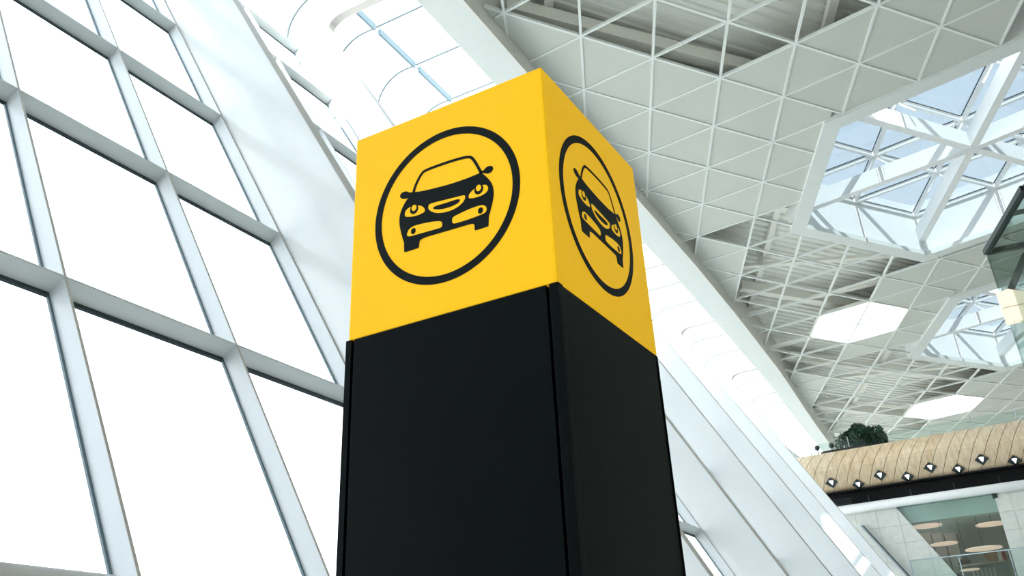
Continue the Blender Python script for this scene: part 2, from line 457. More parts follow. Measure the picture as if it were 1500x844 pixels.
# steel above the lattice: purlins along the lattice, girders across, hangers
def steelrun(pl, wd, hd, dz, name):
    cur = []
    for x, y in pl+[None and 0 or (1e9, 0)]:
        ok = False
        if x < 1e8:
            i, j = ij(x, y); ok = -40 < x < 82 and -28 < y < yedge(x)-.1 and all(hexd(i, j, s) > .18 for s in SKY)
        if ok: cur.append(Vector((x, y, zc(x, y)+dz)))
        else:
            if len(cur) > 2:
                m = MB(); step = max(1, len(cur)//10); c2 = cur[::step]
                if c2[-1] != cur[-1]: c2.append(cur[-1])
                for a, b in zip(c2[:-1], c2[1:]): m.bar(a, b, wd, hd)
                m.build(name, 'steel', ceiling)
            cur = []
for k in range(-10, 24, 3):
    i0 = -10
    x, y = xy(0, k+1.2)
    steelrun([(x+AV[0]*t/4*.98-BV[0]*t/4*.06, y+AV[1]*t/4*.98-BV[1]*t/4*.06) for t in range(-80, 90)], .42, .5, .85, 'roof_purlin')
for k in range(-12, 24, 4):
    x, y = xy(k+.6, 0)
    steelrun([(x+BV[0]*t/4, y+BV[1]*t/4) for t in range(-60, 80)], .3, .3, 1.3, 'roof_girder')
for i in range(-2, 15, 3):
    for j in range(-6, 14, 3):
        x, y = xy(i+.5, j-1.1)
        if y < yedge(x)-1 and -6 < x < 80 and is_open(i+.5, j-1.1) and all(hexd(i+.5, j-1.1, s) > .2 for s in SKY):
            z = zc(x, y); MB().bar((x, y, z+.65), (x, y, z+1.5), .22, .22, (0,1,0)).build('hanger', 'steel', ceiling)
# services in the void
for k, (i0_, j0_, i1_, j1_) in enumerate([(3.2, 5.6, 9, 2.8), (4.2, 7.2, 7.5, 4.4), (7.4, 9.6, 12, 7.2), (1.2, -.6, 5, -2.6), (5.2, 8.6, 7, 6.8)]):
    a, b = L(i0_, j0_, .75), L(i1_, j1_, .75)
    MB().bar(a, b, .35, .16).build('cable_tray', 'steel', ceiling)

# edge beam between glass roof strip and ceiling
xs = [-46+3*k for k in range(0, 42)]
bm_, fa_ = MB(), MB()
for k, x in enumerate(xs):
    y = yedge(x); z = zc(x, y); wv = 1.2
    if x > 44: wv = 1.2-.012*(x-44)
    bm_.v += [(x, y+.06, z-.66), (x, y+wv, z-.66), (x, y+wv, z+2.9), (x, y+.06, z+2.9)]
    fa_.v += [(x, y-.03, z-.66), (x, y+.058, z-.66), (x, y+.058, z+2.6), (x, y-.03, z+2.6)]
for m in (bm_, fa_):
    for k in range(len(xs)-1):
        for a in range(4): m.f.append((4*k+a, 4*k+(a+1)%4, 4*k+4+(a+1)%4, 4*k+4+a))
    n = len(xs); m.f += [(3,2,1,0), (4*n-4, 4*n-3, 4*n-2, 4*n-1)]
beam = bm_.build('trim_1', 'beam'); tag(beam, 'long white edge beam between the ceiling lattice and the glass roof strip', kind='structure')
fa_.build('fascia', 'fascia', beam)
for x in (21, 31.5, 36.5, 45.5, 51, 56):
    y = yedge(x)-.09; z = zc(x, y)-.38
    MB().bar((x, y, z), (x, y+.08, z), .16, .16).build('sprinkler_plate', 'beam', beam)

# ------------------------------------------------------------------ skylights
def skylight(s, label):
    ci, cj, R = s
    c0 = L(ci, cj); r = empty('skylight', c0); tag(r, label, 'skylight')
    V = [(ci-R, cj), (ci-R, cj+R), (ci, cj+R), (ci+R, cj), (ci+R, cj-R), (ci, cj-R)]
    GZ = 2.2
    for k in range(6):
        a, b = V[k], V[(k+1) % 6]
        f = .945
        def ins(q, g): return (ci+(q[0]-ci)*g, cj+(q[1]-cj)*g)
        a2, b2 = ins(a, f), ins(b, f); a3, b3 = ins(a, 1.04), ins(b, 1.04)
        m = MB().hexa([L(*a2,-.12), L(*b2,-.12), L(*b3,-.12), L(*a3,-.12), L(*a2,.10), L(*b2,.10), L(*b3,.10), L(*a3,.10)])
        child(m.build('frame_edge', 'beam'), r)
        a4, b4 = ins(a, .975), ins(b, .975)
        m = MB().hexa([L(*a4,.1), L(*b4,.1), L(*b3,.1), L(*a3,.1), L(*a4,GZ+.6), L(*b4,GZ+.6), L(*b3,GZ+.6), L(*a3,GZ+.6)])
        child(m.build('well_side', 'white'), r)
        a5, b5 = ins(a, 1.35), ins(b, 1.35)
        m = MB().hexa([L(*a3,DZ+.35), L(*b3,DZ+.35), L(*b5,DZ+.35), L(*a5,DZ+.35), L(*a3,DZ+.45), L(*b3,DZ+.45), L(*b5,DZ+.45), L(*a5,DZ+.45)])
        child(m.build('leak_cover', 'beam'), r)  # unseen ring added to stop sky light leaking past the well
    # three crossing box beams
    zb = 1.05
    for k, (d1, d2) in enumerate((((-1,1),(1,-1)), ((-1,0),(1,0)), ((0,-1),(0,1)))):
        e1, e2 = L(ci+d1[0]*R*.985, cj+d1[1]*R*.985, zb), L(ci+d2[0]*R*.985, cj+d2[1]*R*.985, zb)
        child(MB().bar(e1, L(ci, cj, zb), .34, .75-.02*k).bar(L(ci, cj, zb), e2, .34, .75-.02*k).build('box_beam', 'white'), r)
    # glazing bars and panes: hexagon cut in triangles, two per side
    h = R/2; nodes = [(a, b) for a in range(-2, 3) for b in range(-2, 3) if abs(a+b) <= 2]
    P = lambda q, dz=0: L(ci+q[0]*h*.97, cj+q[1]*h*.97, GZ+dz)
    for a, b in nodes:
        for da, db in ((1,0),(0,1),(-1,1)):
            q = (a+da, b+db)
            if q in nodes:
                child(MB().bar(P((a,b)), P(q), .15, .2).build('glazing_bar', 'white'), r)
        for t in (((a,b),(a+1,b),(a,b+1)), ((a+1,b),(a+1,b+1),(a,b+1))):
            if all(q in nodes for q in t):
                cen = (sum(q[0] for q in t)/3, sum(q[1] for q in t)/3)
                tri = [P((cen[0]+(q[0]-cen[0])*.9, cen[1]+(q[1]-cen[1])*.9), .09) for q in t]
                child(MB().prism(tri, (0,0,.02)).build('pane', 'tintg'), r)
                g = MB()
                for q in range(3):
                    o1, o2 = tri[q], tri[(q+1)%3]
                    g.bar(o1+Vector((0,0,-.02)), o2+Vector((0,0,-.02)), .035, .03)
                child(g.build('pane_seal', 'gasket'), r)
    for (a, b) in ((0,0),(1,0),(0,1),(-1,1),(-1,0),(0,-1),(1,-1)):
        t = P((a, b), -.1)
        for (da, db) in ((.16,-.16),(-.16,.16)) if (a, b) != (0, 0) else ((.16,0),(-.16,0),(0,.16)):
            f = L(ci+(a+da)*h*.97, cj+(b+db)*h*.97, zb+.3)
            child(MB().bar(f, t, .07, .07, (0,1,0)).build('strut', 'white'), r)
skylight(SKY[0], 'large hexagonal skylight nearer the sign, with three crossing white box beams')
skylight(SKY[1], 'hexagonal skylight half behind the glass lift shaft, farther along the ceiling')

# bright hexagonal ceiling lights
for (a, b), lb in zip(HEXL, ('bright white hexagonal ceiling light between the two skylights', 'bright white hexagonal ceiling light just above the wooden cocoon')):
    r = empty('hexagon_light', L(a, b)); tag(r, lb, 'ceiling light', 'hexagonal ceiling lights')
    for k in range(6):
        d1, d2 = HD[k], HD[(k+1) % 6]
        tri = [(a, b), (a+d1[0], b+d1[1]), (a+d2[0], b+d2[1])]
        cx = sum(t[0] for t in tri)/3; cy = sum(t[1] for t in tri)/3
        P = [L(cx+(t[0]-cx)*.985, cy+(t[1]-cy)*.985, .055) for t in tri]
        child(MB().prism(P, (0, 0, .03)).build('light_panel', 'light'), r)
    hs_ = MB().prism([L(a+d[0]*.985, b+d[1]*.985, .09) for d in HD], (0, 0, .12)).build('added_hood', 'steel'); child(hs_, r)  # opaque hood added to keep the panels from lighting the deck
    p = L(a, b, -.04)
    child(MB().tube([p, p+Vector((0,0,.05))], .09, 10).build('centre_boss', 'chrome'), r)

# ------------------------------------------------------------------ sign pillar
PX, PY = 2.77848, 1.34682; ZS = Z(1.43988); ZT = Z(2.45854); W2 = .98612
pil = empty('sign_pillar', (PX+.5, PY+.5, 0)); tag(pil, 'tall square sign pillar with yellow light box on black body', 'sign pillar')
def rbox(a, b, bev, name, m, parent, zbev=True):
    import bmesh
    bm = bmesh.new(); bmesh.ops.create_cube(bm, size=1)
    for v in bm.verts:
        v.co = Vector((a[k]+(v.co[k]+.5)*(b[k]-a[k]) for k in range(3)))
    bmesh.ops.bevel(bm, geom=bm.edges[:], offset=bev, segments=2, affect='EDGES', profile=.6)
    me = bpy.data.meshes.new(name); bm.to_mesh(me); bm.free()
    o = bpy.data.objects.new(name, me); me.materials.append(MT[m]); COL.objects.link(o); child(o, parent); return o
rbox((PX, PY, ZS), (PX+W2, PY+1, ZT), .006, 'light_box', 'yellow', pil)
o_ = .004
rbox((PX+.02, PY+.02, .1), (PX+W2-.02, PY+.98, ZS-.004), .004, 'core', 'groove', pil)
def face_panel(side):
    g = .012; st_ = .036
    if side == 'L':   # faces -x, near the camera on the left: a wide panel between two corner strips
        rbox((PX-o_, PY+st_+g, .12), (PX+.04, PY+1-.022-g, ZS-.003), .002, 'body_panel', 'black', pil)
    if side == 'R':
        rbox((PX+st_+.004, PY-o_+.004, .12), (PX+W2-.004, PY+.05, ZS-.003), .002, 'body_panel', 'black', pil)
face_panel('L'); face_panel('R')
rbox((PX-o_, PY-o_, .12), (PX+.036, PY+.036, ZS-.002), .002, 'corner_strip', 'black', pil)
rbox((PX-o_-.002, PY+1-.022, .12), (PX+.036, PY+1+.009, ZS-.002), .002, 'corner_strip', 'black', pil)
rbox((PX+W2-.03, PY+.0, .12), (PX+W2+.006, PY+.045, ZS-.002), .002, 'corner_strip', 'black', pil)
rbox((PX+.04, PY+.96, .12), (PX+W2+.004, PY+1.004, ZS-.003), .002, 'body_panel', 'black', pil)
rbox((PX+W2-.04, PY+.05, .12), (PX+W2+.004, PY+.955, ZS-.003), .002, 'body_panel', 'black', pil)
rbox((PX-.03, PY-.03, 0), (PX+W2+.03, PY+1.03, .118), .006, 'plinth', 'black', pil)

body=[(.3378,.6178),(.3736,.609),(.4512,.5993),(.5205,.5934),(.5956,.5913),(.6495,.5936),(.683,.5964),(.697,.5801),(.7145,.5574),(.7299,.5324),(.7385,.5066),(.741,.4735),(.7358,.4433),(.7269,.4145),(.7174,.3861),(.7125,.3752),(.7095,.3324),(.7068,.3283),(.6476,.3283),(.6426,.3318),(.6423,.365),(.59,.3672),(.4834,.3709),(.3671,.3749),(.3638,.3388),(.3603,.3334),(.2907,.3338),(.2858,.3385),(.2852,.3851),(.2794,.3966),(.2696,.4323),(.2605,.4682),(.2578,.5023),(.261,.5281),(.27,.5522),(.2877,.5802),(.3091,.6037),(.3199,.6137)]
screen=[(.3328,.6152),(.3413,.6441),(.3605,.6788),(.3792,.7014),(.3921,.7078),(.4379,.7102),(.5084,.7088),(.5709,.7053),(.6154,.6992),(.6323,.6923),(.6441,.6797),(.6613,.6464),(.678,.6068),(.6829,.5931)]
headL=[(.2885,.5125),(.2897,.5322),(.3025,.5448),(.3204,.5477),(.3631,.5416),(.3843,.5279),(.3949,.5111),(.3934,.4983),(.3668,.4938),(.3315,.4953),(.2958,.5055)]
headR=[(.6185,.4925),(.6203,.5082),(.6373,.522),(.6541,.5293),(.6872,.5309),(.7036,.5285),(.7142,.5163),(.7149,.5018),(.7053,.4889),(.6789,.4818),(.6461,.4832),(.6263,.4879)]
grille=[(.4123,.512),(.4159,.5274),(.4298,.5294),(.4989,.5229),(.5533,.5177),(.6004,.5136),(.6013,.4983),(.5915,.482),(.5658,.4679),(.532,.4608),(.4913,.4631),(.4537,.4734),(.4296,.4878),(.4158,.5029)]
grilleIn=[(.4367,.504),(.4505,.5093),(.4987,.5065),(.5395,.506),(.5666,.5047),(.5785,.4962),(.5661,.484),(.5323,.4789),(.4915,.4806),(.4573,.4886),(.4401,.4975)]
bumpL=[(.3003,.4162),(.3107,.4392),(.3353,.4478),(.3809,.4445),(.4363,.4372),(.4827,.425),(.4837,.3944),(.436,.3966),(.374,.3998),(.3181,.4023),(.304,.4073)]
bumpR=[(.5347,.4263),(.5783,.4327),(.6183,.4376),(.6578,.4387),(.6838,.4365),(.6997,.4267),(.7043,.4125),(.7019,.4006),(.692,.3944),(.6432,.3913),(.5906,.3904),(.5341,.3932)]
mirL=[(.258,.623),(.2688,.638),(.2943,.6375),(.3126,.623),(.3342,.6186),(.3335,.609),(.3127,.6072),(.3056,.598),(.2838,.5999),(.2655,.6095)]
mirR=[(.6779,.6048),(.6951,.6007),(.7047,.6105),(.7234,.6151),(.7396,.6079),(.7436,.5932),(.7351,.5797),(.7153,.5775),(.7024,.5848),(.6907,.5909),(.6727,.5885)]
def rnd_poly(p, it=2):          # corner-cutting to round traced outlines
    for _ in range(it):
        q = []
        for k in range(len(p)):
            a, b = p[k], p[(k+1) % len(p)]
            q += [(a[0]*.8+b[0]*.2, a[1]*.8+b[1]*.2), (a[0]*.2+b[0]*.8, a[1]*.2+b[1]*.8)]
        p = q
    return p
def disc(c, rx, ry, n=24): return [(c[0]+rx*math.cos(2*math.pi*k/n), c[1]+ry*math.sin(2*math.pi*k/n)) for k in range(n)]
def ring_poly(m, fn, c, ro, ri, h0, h1, n=96):
    k0 = len(m.v)
    for k in range(n):
        t = 2*math.pi*k/n
        for r_ in (ro, ri):
            for h in (h0, h1): m.v.append(tuple(fn(c[0]+r_*math.cos(t), c[1]+r_*math.sin(t), h)))
    for k in range(n):
        a, b = k0+4*k, k0+4*((k+1) % n)
        m.f += [(a+1, b+1, b+3, a+3), (a, a+2, b+2, b), (a, b, b+1, a+1), (a+2, a+3, b+3, b+2)]
def pictogram(fn, rc):
    def flat(poly, h0, h1, name, m, parent):
        P = [fn(a, b, h0) for a, b in poly]; off = fn(0, 0, h1)-fn(0, 0, h0)
        ob = MB().prism(P, off).build(name, m); 
        if parent is pil: child(ob, pil)
        else: ob.parent = parent
        return ob
    m = MB(); ring_poly(m, fn, rc, .3705, .335, 0, .0012)
    child(m.build('ring', 'ink'), pil)
    car = flat(rnd_poly(body), 0, .0012, 'car_symbol', 'ink', pil)
    # windscreen outline
    ws = MB(); pts = screen
    for it in range(2):
        q = [pts[0]]
        for k in range(len(pts)-1):
            a, b = pts[k], pts[k+1]; q += [(a[0]*.75+b[0]*.25, a[1]*.75+b[1]*.25), (a[0]*.25+b[0]*.75, a[1]*.25+b[1]*.75)]
        pts = q+[pts[-1]]
    hw = .0068; Lp, Rp = [], []
    for k, p in enumerate(pts):
        a, b = pts[max(0, k-1)], pts[min(len(pts)-1, k+1)]; d = Vector((b[0]-a[0], b[1]-a[1])).normalized()
        Lp.append((p[0]-d.y*hw, p[1]+d.x*hw)); Rp.append((p[0]+d.y*hw, p[1]-d.x*hw))
    for k in range(len(pts)-1):
        quad = [Lp[k], Lp[k+1], Rp[k+1], Rp[k]]
        ws.prism([fn(a, b, 0) for a, b in quad], fn(0, 0, .0011)-fn(0, 0, 0))
    o = ws.build('windscreen_outline', 'ink'); o.parent = car
    flat(rnd_poly(mirL), 0, .0011, 'mirror', 'ink', car); flat(rnd_poly(mirR), 0, .0011, 'mirror', 'ink', car)
    for pl, dc, yc in ((headL, (.3383, .5300), (.3383, .5364)), (headR, (.6697, .5167), (.6690, .5235))):
        hl = flat(rnd_poly(pl), .0012, .0018, 'headlight', 'inlay', car)
        flat(disc(dc, .0225, .024), .0018, .0023, 'lens_ring', 'ink', car)
        flat(disc(yc, .0130, .0150), .0023, .0028, 'lens', 'inlay', car)
    flat(rnd_poly(grille), .0012, .0018, 'grille', 'inlay', car); flat(rnd_poly(grilleIn), .0018, .0023, 'grille_opening', 'ink', car)
    for pl, dc in ((bumpL, (.3348, .4225)), (bumpR, (.6745, .4128))):
        flat(rnd_poly(pl), .0012, .0018, 'fog_light', 'inlay', car)
        flat(disc(dc, .0128, .0150), .0018, .0023, 'fog_lamp', 'ink', car)
def fnL(a, b, h): return Vector((PX-.0005-h, PY+1-a, ZS+b))
def fnR(a, b, h): return Vector((PX+a-.02, PY-.0005-h, ZS+b))
pictogram(fnL, (.497, .508)); pictogram(fnR, (.482, .500))

# ------------------------------------------------------------------ far building with the wooden cocoon
XB = 56.0; KB = XB/52
def B(y, z, dx=0): return Vector((XB+dx, y*KB, Z(z*KB)))
far = MB().hexa([B(5.2,-1.5/KB,.1), B(.86,-1.5/KB,.1), B(.86,-1.5/KB,.3), B(5.2,-1.5/KB,.3), B(10.7,8.95,.1), B(6.8,8.95,.1), B(6.8,8.95,.3), B(10.7,8.95,.3)])
far.v = [(x, y, max(0, z)) for x, y, z in far.v]
wf = far.build('wall_far', 'joint'); tag(wf, 'pale marble wall under the wooden cocoon with one slanted edge', kind='structure')
r2 = MB().hexa([(XB+.1,2.03*KB,0),(XB+.1,-9,0),(XB+.3,-9,0),(XB+.3,2.03*KB,0),(XB+.1,2.03*KB,Z(8.95*KB)),(XB+.1,-9,Z(8.95*KB)),(XB+.3,-9,Z(8.95*KB)),(XB+.3,2.03*KB,Z(8.95*KB))])
w2 = r2.build('wall_far', 'joint'); tag(w2, 'pale marble wall right of the shop opening', kind='structure')
def tiles(par, y0, y1, z0, z1, sy, sz, fclip=None):
    ny = int((y1-y0)/sy)+1; nz = int((z1-z0)/sz)+1
    for a in range(ny):
        for b in range(nz):
            P = [(y0+a*sy+.008, z0+b*sz+.008), (min(y1, y0+(a+1)*sy)-.008, z0+b*sz+.008), (min(y1, y0+(a+1)*sy)-.008, min(z1, z0+(b+1)*sz)-.008), (y0+a*sy+.008, min(z1, z0+(b+1)*sz)-.008)]
            if P[1][0]-P[0][0] < .05 or P[2][1]-P[1][1] < .05: continue
            if fclip: P = clip(P, fclip)
            if len(P) < 3: continue
            MB().prism([(XB+.1, y, z) for y, z in P], (-.03-rnd.uniform(0, .004), 0, 0)).build('wall_tile', 'marble', par)
zt_ = Z(8.95*KB); zs_ = 5.4
def slant(q): return (q[0]-(6.74*KB-(Z(8.85*KB)-q[1])*.571))
tiles(wf, 2.6, 10.4, zs_, zt_, 1.15, .92, slant)
tiles(w2, -8.9, 2.03*KB, zs_, zt_, 1.15, .92)
# cornice, black recess
cor = empty('cornice', (XB, 2, Z(9.6))); tag(cor, 'white rounded cornice under the black recess of the cocoon', 'cornice')
child(MB().tube([(XB-.05, 11.2, Z(9.72)), (XB-.05, -9, Z(9.72))], .24, 20).build('cornice_tube', 'white', smooth=True), cor)
child(MB().box((XB-.05, -9, Z(9.52)), (XB+6.5, 11.1, Z(9.62))).build('slab', 'white'), cor)
coc = empty('wooden_cocoon', (XB, 2, Z(10))); tag(coc, 'long bulging cocoon parapet of slanted oak strips with diamond lamps', 'wooden cocoon')
child(MB().box((XB+.55, -9, Z(9.62)), (XB+.8, 11.2, Z(11.3))).build('black_recess', 'blackwall'), coc)
child(MB().box((XB+.0, -9, Z(10.72)), (XB+.56, 11.9, Z(10.80))).build('black_soffit', 'blackwall'), coc)
for k in range(5):
    child(MB().box((XB+.50, 9.6, Z(9.86+.13*k)), (XB+.55, 11.1, Z(9.91+.13*k))).build('louvre', 'darkst'), coc)
for k in range(9):
    y = 8.6-2.3*k
    child(MB().box((XB+.50, y, Z(10.0)), (XB+.55, y+.05, Z(10.45))).build('recess_bracket', 'darkst'), coc)
prof_c = []
for k in range(11):
    t = k/10; ang = math.pi*(.02+.78*t)
    prof_c.append((XB+.35-1.0*math.sin(ang)*1.0 + .9*max(0, t-.55), Z(10.76+2.35*t)))
lean = 1.35
pitch_c = .66
for s in range(36):
    ya = 13.7-pitch_c*s; yb = ya-pitch_c+.03
    m = MB(); n = len(prof_c)
    for (x, z), tt in zip(prof_c, [q/10 for q in range(11)]):
        zz = z; lim = 6+(z-EYE)*ST/CT-.3          # stops short of the glass
        p_, q_ = min(ya-lean*tt, lim), min(yb-lean*tt, lim-.01)
        m.v += [(x, p_, zz), (x, q_, zz), (x+.07, q_, zz), (x+.07, p_, zz)]
    for q in range(n-1):
        for a in range(4): m.f.append((4*q+a, 4*q+(a+1)%4, 4*q+4+(a+1)%4, 4*q+4+a))
    m.f += [(3,2,1,0), (4*n-4, 4*n-3, 4*n-2, 4*n-1)]
    child(m.build('oak_strip', 'wood'), coc)
child(MB().add([(x+.09, y, z) for y in (11.8, -10.5) for x, z in prof_c], [(q, q+1, 11+q+1, 11+q) for q in range(10)]).build('backing', 'bark'), coc)
def cocx(z):
    t = (z-Z(10.76))/2.35; ang = math.pi*(.02+.78*t); return XB+.35-math.sin(ang)+.9*max(0, t-.55)
for k, (py, pz) in enumerate([(9.75,10.4),(8.42,10.18),(7.18,10.42),(5.87,10.18),(4.63,10.44),(3.35,10.20),(2.13,10.40),(.68,10.10)]):
    y, z = py*KB*.985, Z(pz*KB*.985)
    if k % 2: z = Z(11.0)
    else: z = Z(11.28)
    x = cocx(z)-.03
    zl, zh = max(Z(10.77), z-.27), z+.27
    P = [(cocx(z)-.03, y+.36, z), (cocx(zh)-.03, y, zh), (cocx(z)-.03, y-.36, z), (cocx(zl)-.03, y, zl)]
    d = MB().prism(P, (-.05, 0, -.01)).build('diamond_fitting', 'darkst'); child(d, coc)
    lz = MB().prism([(cocx(z+.08)-.095, y+.12, z+.08), (cocx(z+.10)-.095, y, z+.10), (cocx(z+.08)-.095, y-.14, z+.08), (cocx(z-.13)-.095, y-.02, z-.13)], (-.02, 0, 0)).build('lens', 'light'); lz.parent = d
child(MB().box((XB+1.3, -9, Z(13.0)), (XB+6.5, 12.9, Z(13.1))).build('upper_deck', 'white'), coc)
# glass parapet on top
gp = empty('glass_parapet', (XB+1.2, 2, Z(13.1))); tag(gp, 'frameless glass parapet standing on top of the wooden cocoon', 'parapet')
for k in range(8):
    ya = 11.5-2.3*k
    child(MB().box((XB+1.4, ya-2.26, Z(13.1)), (XB+1.43, ya, Z(14.0))).build('glass_panel', 'shopg'), gp)
    child(MB().box((XB+1.38, ya-.03, Z(13.1)), (XB+1.45, ya+.01, Z(14.15))).build('post', 'chrome'), gp)
# tree on the upper deck
tr = empty('potted_tree', (XB+3.6, 8.7, Z(13.1))); tag(tr, 'dense dark green tree behind the parapet of the wooden cocoon', 'tree')
child(MB().tube([(XB+3.6, 8.7, Z(13.3)), (XB+3.65, 8.75, Z(14.0)), (XB+3.55, 8.7, Z(14.6))], [.14, .11, .06], 8).build('trunk', 'bark'), tr)
child(MB().tube([(XB+3.6, 8.7, Z(13.1)), (XB+3.6, 8.7, Z(13.45))], [.5, .6], 16).build('pot', 'pot'), tr)
lf = MB(); cx_, cy_, cz_ = XB+3.6, 8.7, Z(14.2)
for k in range(3600):
    while True:
        a, b, c = rnd.uniform(-1, 1), rnd.uniform(-1, 1), rnd.uniform(-.75, 1)
        rr = a*a+b*b+c*c
        if .35 < rr < 1: break
    bump = 1+.10*math.sin(5*a+2)+.12*math.sin(7*b+1)
    p = Vector((cx_+a*1.5*bump, cy_+b*1.34*bump, cz_+c*.98*bump))
    d = Vector((rnd.gauss(0,1), rnd.gauss(0,1), rnd.gauss(0,1))).normalized(); e = d.cross(Vector((rnd.gauss(0,1), rnd.gauss(0,1), rnd.gauss(0,1)))).normalized()
    s = rnd.uniform(.09, .17)
    lf.add([p-d*s, p+e*s*.45, p+d*s, p-e*s*.45], [(0,1,2,3)])
fo = lf.build('foliage', 'leaf'); fo['kind'] = 'stuff'; child(fo, tr)
pb = empty('planter_trough', (XB+1.0, 9.9, Z(13.1))); tag(pb, 'low dark planter trough beside the tree at the cocoon end', 'planter')
child(MB().box((XB+.9, 8.2, Z(13.05)), (XB+1.3, 10.8, Z(13.38))).build('trough', 'pot'), pb)
child(MB().box((XB+.95, 8.3, Z(13.38)), (XB+1.25, 10.7, Z(13.42))).build('soil', 'bark'), pb)
for y in (10.95, 10.1):
    c_ = empty('security_camera', (XB+.8, y, Z(13.2))); tag(c_, 'small dark dome camera on the end of the cocoon parapet', 'camera', 'dome cameras on the cocoon')
    child(MB().tube([(XB+.8, y, Z(13.0)), (XB+.8, y, Z(13.55))], .03, 8).build('stem', 'darkst'), c_)
    child(MB().tube([(XB+.8, y, Z(13.5)), (XB+.8, y, Z(13.56)), (XB+.8, y, Z(13.66)), (XB+.8, y, Z(13.76)), (XB+.8, y, Z(13.80))], [.07, .14, .16, .12, .03], 12).build('dome', 'darkst'), c_)
# shop behind the opening
shop = MB()
shop.box((XB+7.0, -2, 3.5), (XB+7.2, 8.6, Z(9.5)))
shop.box((XB+.4, -2.2, 0), (XB+7.2, -2, Z(9.5)))
shop.box((XB+.4, 8.6, 5.0), (XB+7.2, 8.8, Z(9.5)))
sw = shop.build('wall_shop', 'shopwall'); tag(sw, 'grey green inner walls of the shop', kind='structure')
MB().box((XB+.4, -2, Z(8.6)), (XB+1.1, 8.6, Z(9.5))).build('bulkhead', 'shopwall', sw)
# shop window
sp = empty('window_1', (XB+.2, 4, 0)); tag(sp, 'tall glass front of the shop below the cocoon', kind='structure')
pan = [(XB+.18, 2.03*KB, 0), (XB+.18, .92, 0), (XB+.18, 6.74*KB, Z(8.85*KB)), (XB+.18, 2.03*KB, Z(8.85*KB))]
pan = [(XB+.18, 2.03*KB, Z(-.4)), (XB+.18, 2.3, Z(-.4)), (XB+.18, 6.76*KB, Z(8.85*KB)), (XB+.18, 2.03*KB, Z(8.85*KB))]
child(MB().prism(pan, (.03, 0, 0)).build('glass_pane', 'shopg'), sp)
child(MB().box((XB-.02, 1.9*KB, Z(9.25)), (XB+.2, 2.12*KB, Z(9.75))).build('bracket', 'darkst'), sp)
def at(px, py, X):              # a point of the far plane from the eye: used to set out the shop
    q = rt*((px-750)/1323.47)+up*(-(py-336.66)/1323.47)+fw
    q = q*(X/q.x); return Vector((q.x, q.y, Z(q.z)))
for k, (px, py, rx_, dx_) in enumerate([(1378,750,1.12,2.4),(1358,771,.85,5.2),(1453,768,.85,3.4),(1383,797,.75,4.2),(1441,804,.95,2.2),(1421,835,.5,3.2)]):  # glowing discs stand for ceiling lights mirrored in the shop glass
    X = XB+dx_; c_ = at(px, py, X)
    d = empty('disc_reflection', c_); tag(d, 'flat glowing oval standing for a lamp glowing warm inside the shop', 'reflection', 'oval light reflections in the shop glass')
    child(MB().tube([c_+Vector((0,0,-.02)), c_+Vector((0,0,.03))], rx_, 28).build('disc', 'reflection'), d)
    child(MB().tube([c_+Vector((0,0,.03)), Vector((c_.x, c_.y, Z(9.5)))], .012, 6).build('added_wire', 'darkst'), d)  # invented wire holding up the reflection disc
# mezzanine floor of the shop, cabinets, shelf goods
mz = at(1440, 844, XB+5).z-.9
mzf = MB().box((XB+.5, -2, mz-.2), (XB+7, 8.6, mz)).build('floor', 'floor'); tag(mzf, 'upper floor inside the shop', kind='structure')
for k in range(3):
    p0 = at(1345+18.5*k, 782, XB+6); p1 = at(1345+18.5*(k+1)-1, 782, XB+6)
    cb = empty('tall_cabinet', (XB+6, (p0.y+p1.y)/2, mz)); tag(cb, 'tall pale grey cabinet with dark base inside the shop', 'cabinet', 'tall cabinets in the shop')
    child(MB().box((XB+6, p1.y, mz), (XB+6.7, p0.y-.02, p0.z)).build('body', 'cab'), cb)
    child(MB().box((XB+5.96, p1.y+.03, mz+1.3), (XB+6.0, p0.y-.05, p0.z-.05)).build('door', 'cab'), cb)
    child(MB().box((XB+5.96, p1.y+.03, mz+.05), (XB+6.0, p0.y-.05, mz+1.25)).build('base_panel', 'darkst'), cb)
a = at(1403, 829, XB+4); b = at(1468, 822, XB+4)
sh = empty('display_shelf', (XB+4, b.y, a.z)); tag(sh, 'thin pale shelf carrying basket and cartons inside the shop', 'shelf')
child(MB().box((XB+3.8, b.y-.2, a.z-.06), (XB+4.5, a.y, a.z)).build('shelf_board', 'nose'), sh)
child(MB().box((XB+4.4, b.y-.2, mz), (XB+4.5, a.y, a.z-.06)).build('back_panel', 'blueg'), sh)
for k in range(6):
    yy = b.y+.5+k*.22
    child(MB().box((XB+4.3, yy, a.z-.75), (XB+4.4, yy+.08, a.z-.25)).build('slat', 'cab'), sh)
c_ = at(1451, 812, XB+4)
bk = empty('wicker_basket', (c_.x, c_.y, a.z)); tag(bk, 'brown wicker basket on the shop shelf', 'basket')
child(MB().hexa([(c_.x-.2,c_.y-.28,a.z),(c_.x+.2,c_.y-.28,a.z),(c_.x+.2,c_.y+.28,a.z),(c_.x-.2,c_.y+.28,a.z),(c_.x-.25,c_.y-.34,a.z+.75),(c_.x+.25,c_.y-.34,a.z+.75),(c_.x+.25,c_.y+.34,a.z+.75),(c_.x-.25,c_.y+.34,a.z+.75)]).build('weave', 'wicker'), bk)
child(MB().box((c_.x-.28,c_.y-.37,a.z+.75),(c_.x+.28,c_.y+.37,a.z+.82)).build('rim', 'wicker'), bk)
c_ = at(1467.5, 812, XB+4)
bx = empty('carton', (c_.x, c_.y, a.z)); tag(bx, 'white and red carton beside the wicker basket', 'carton')
child(MB().box((c_.x-.15,c_.y+.0,a.z),(c_.x+.15,c_.y+.22,a.z+.5)).build('white_side', 'white'), bx)
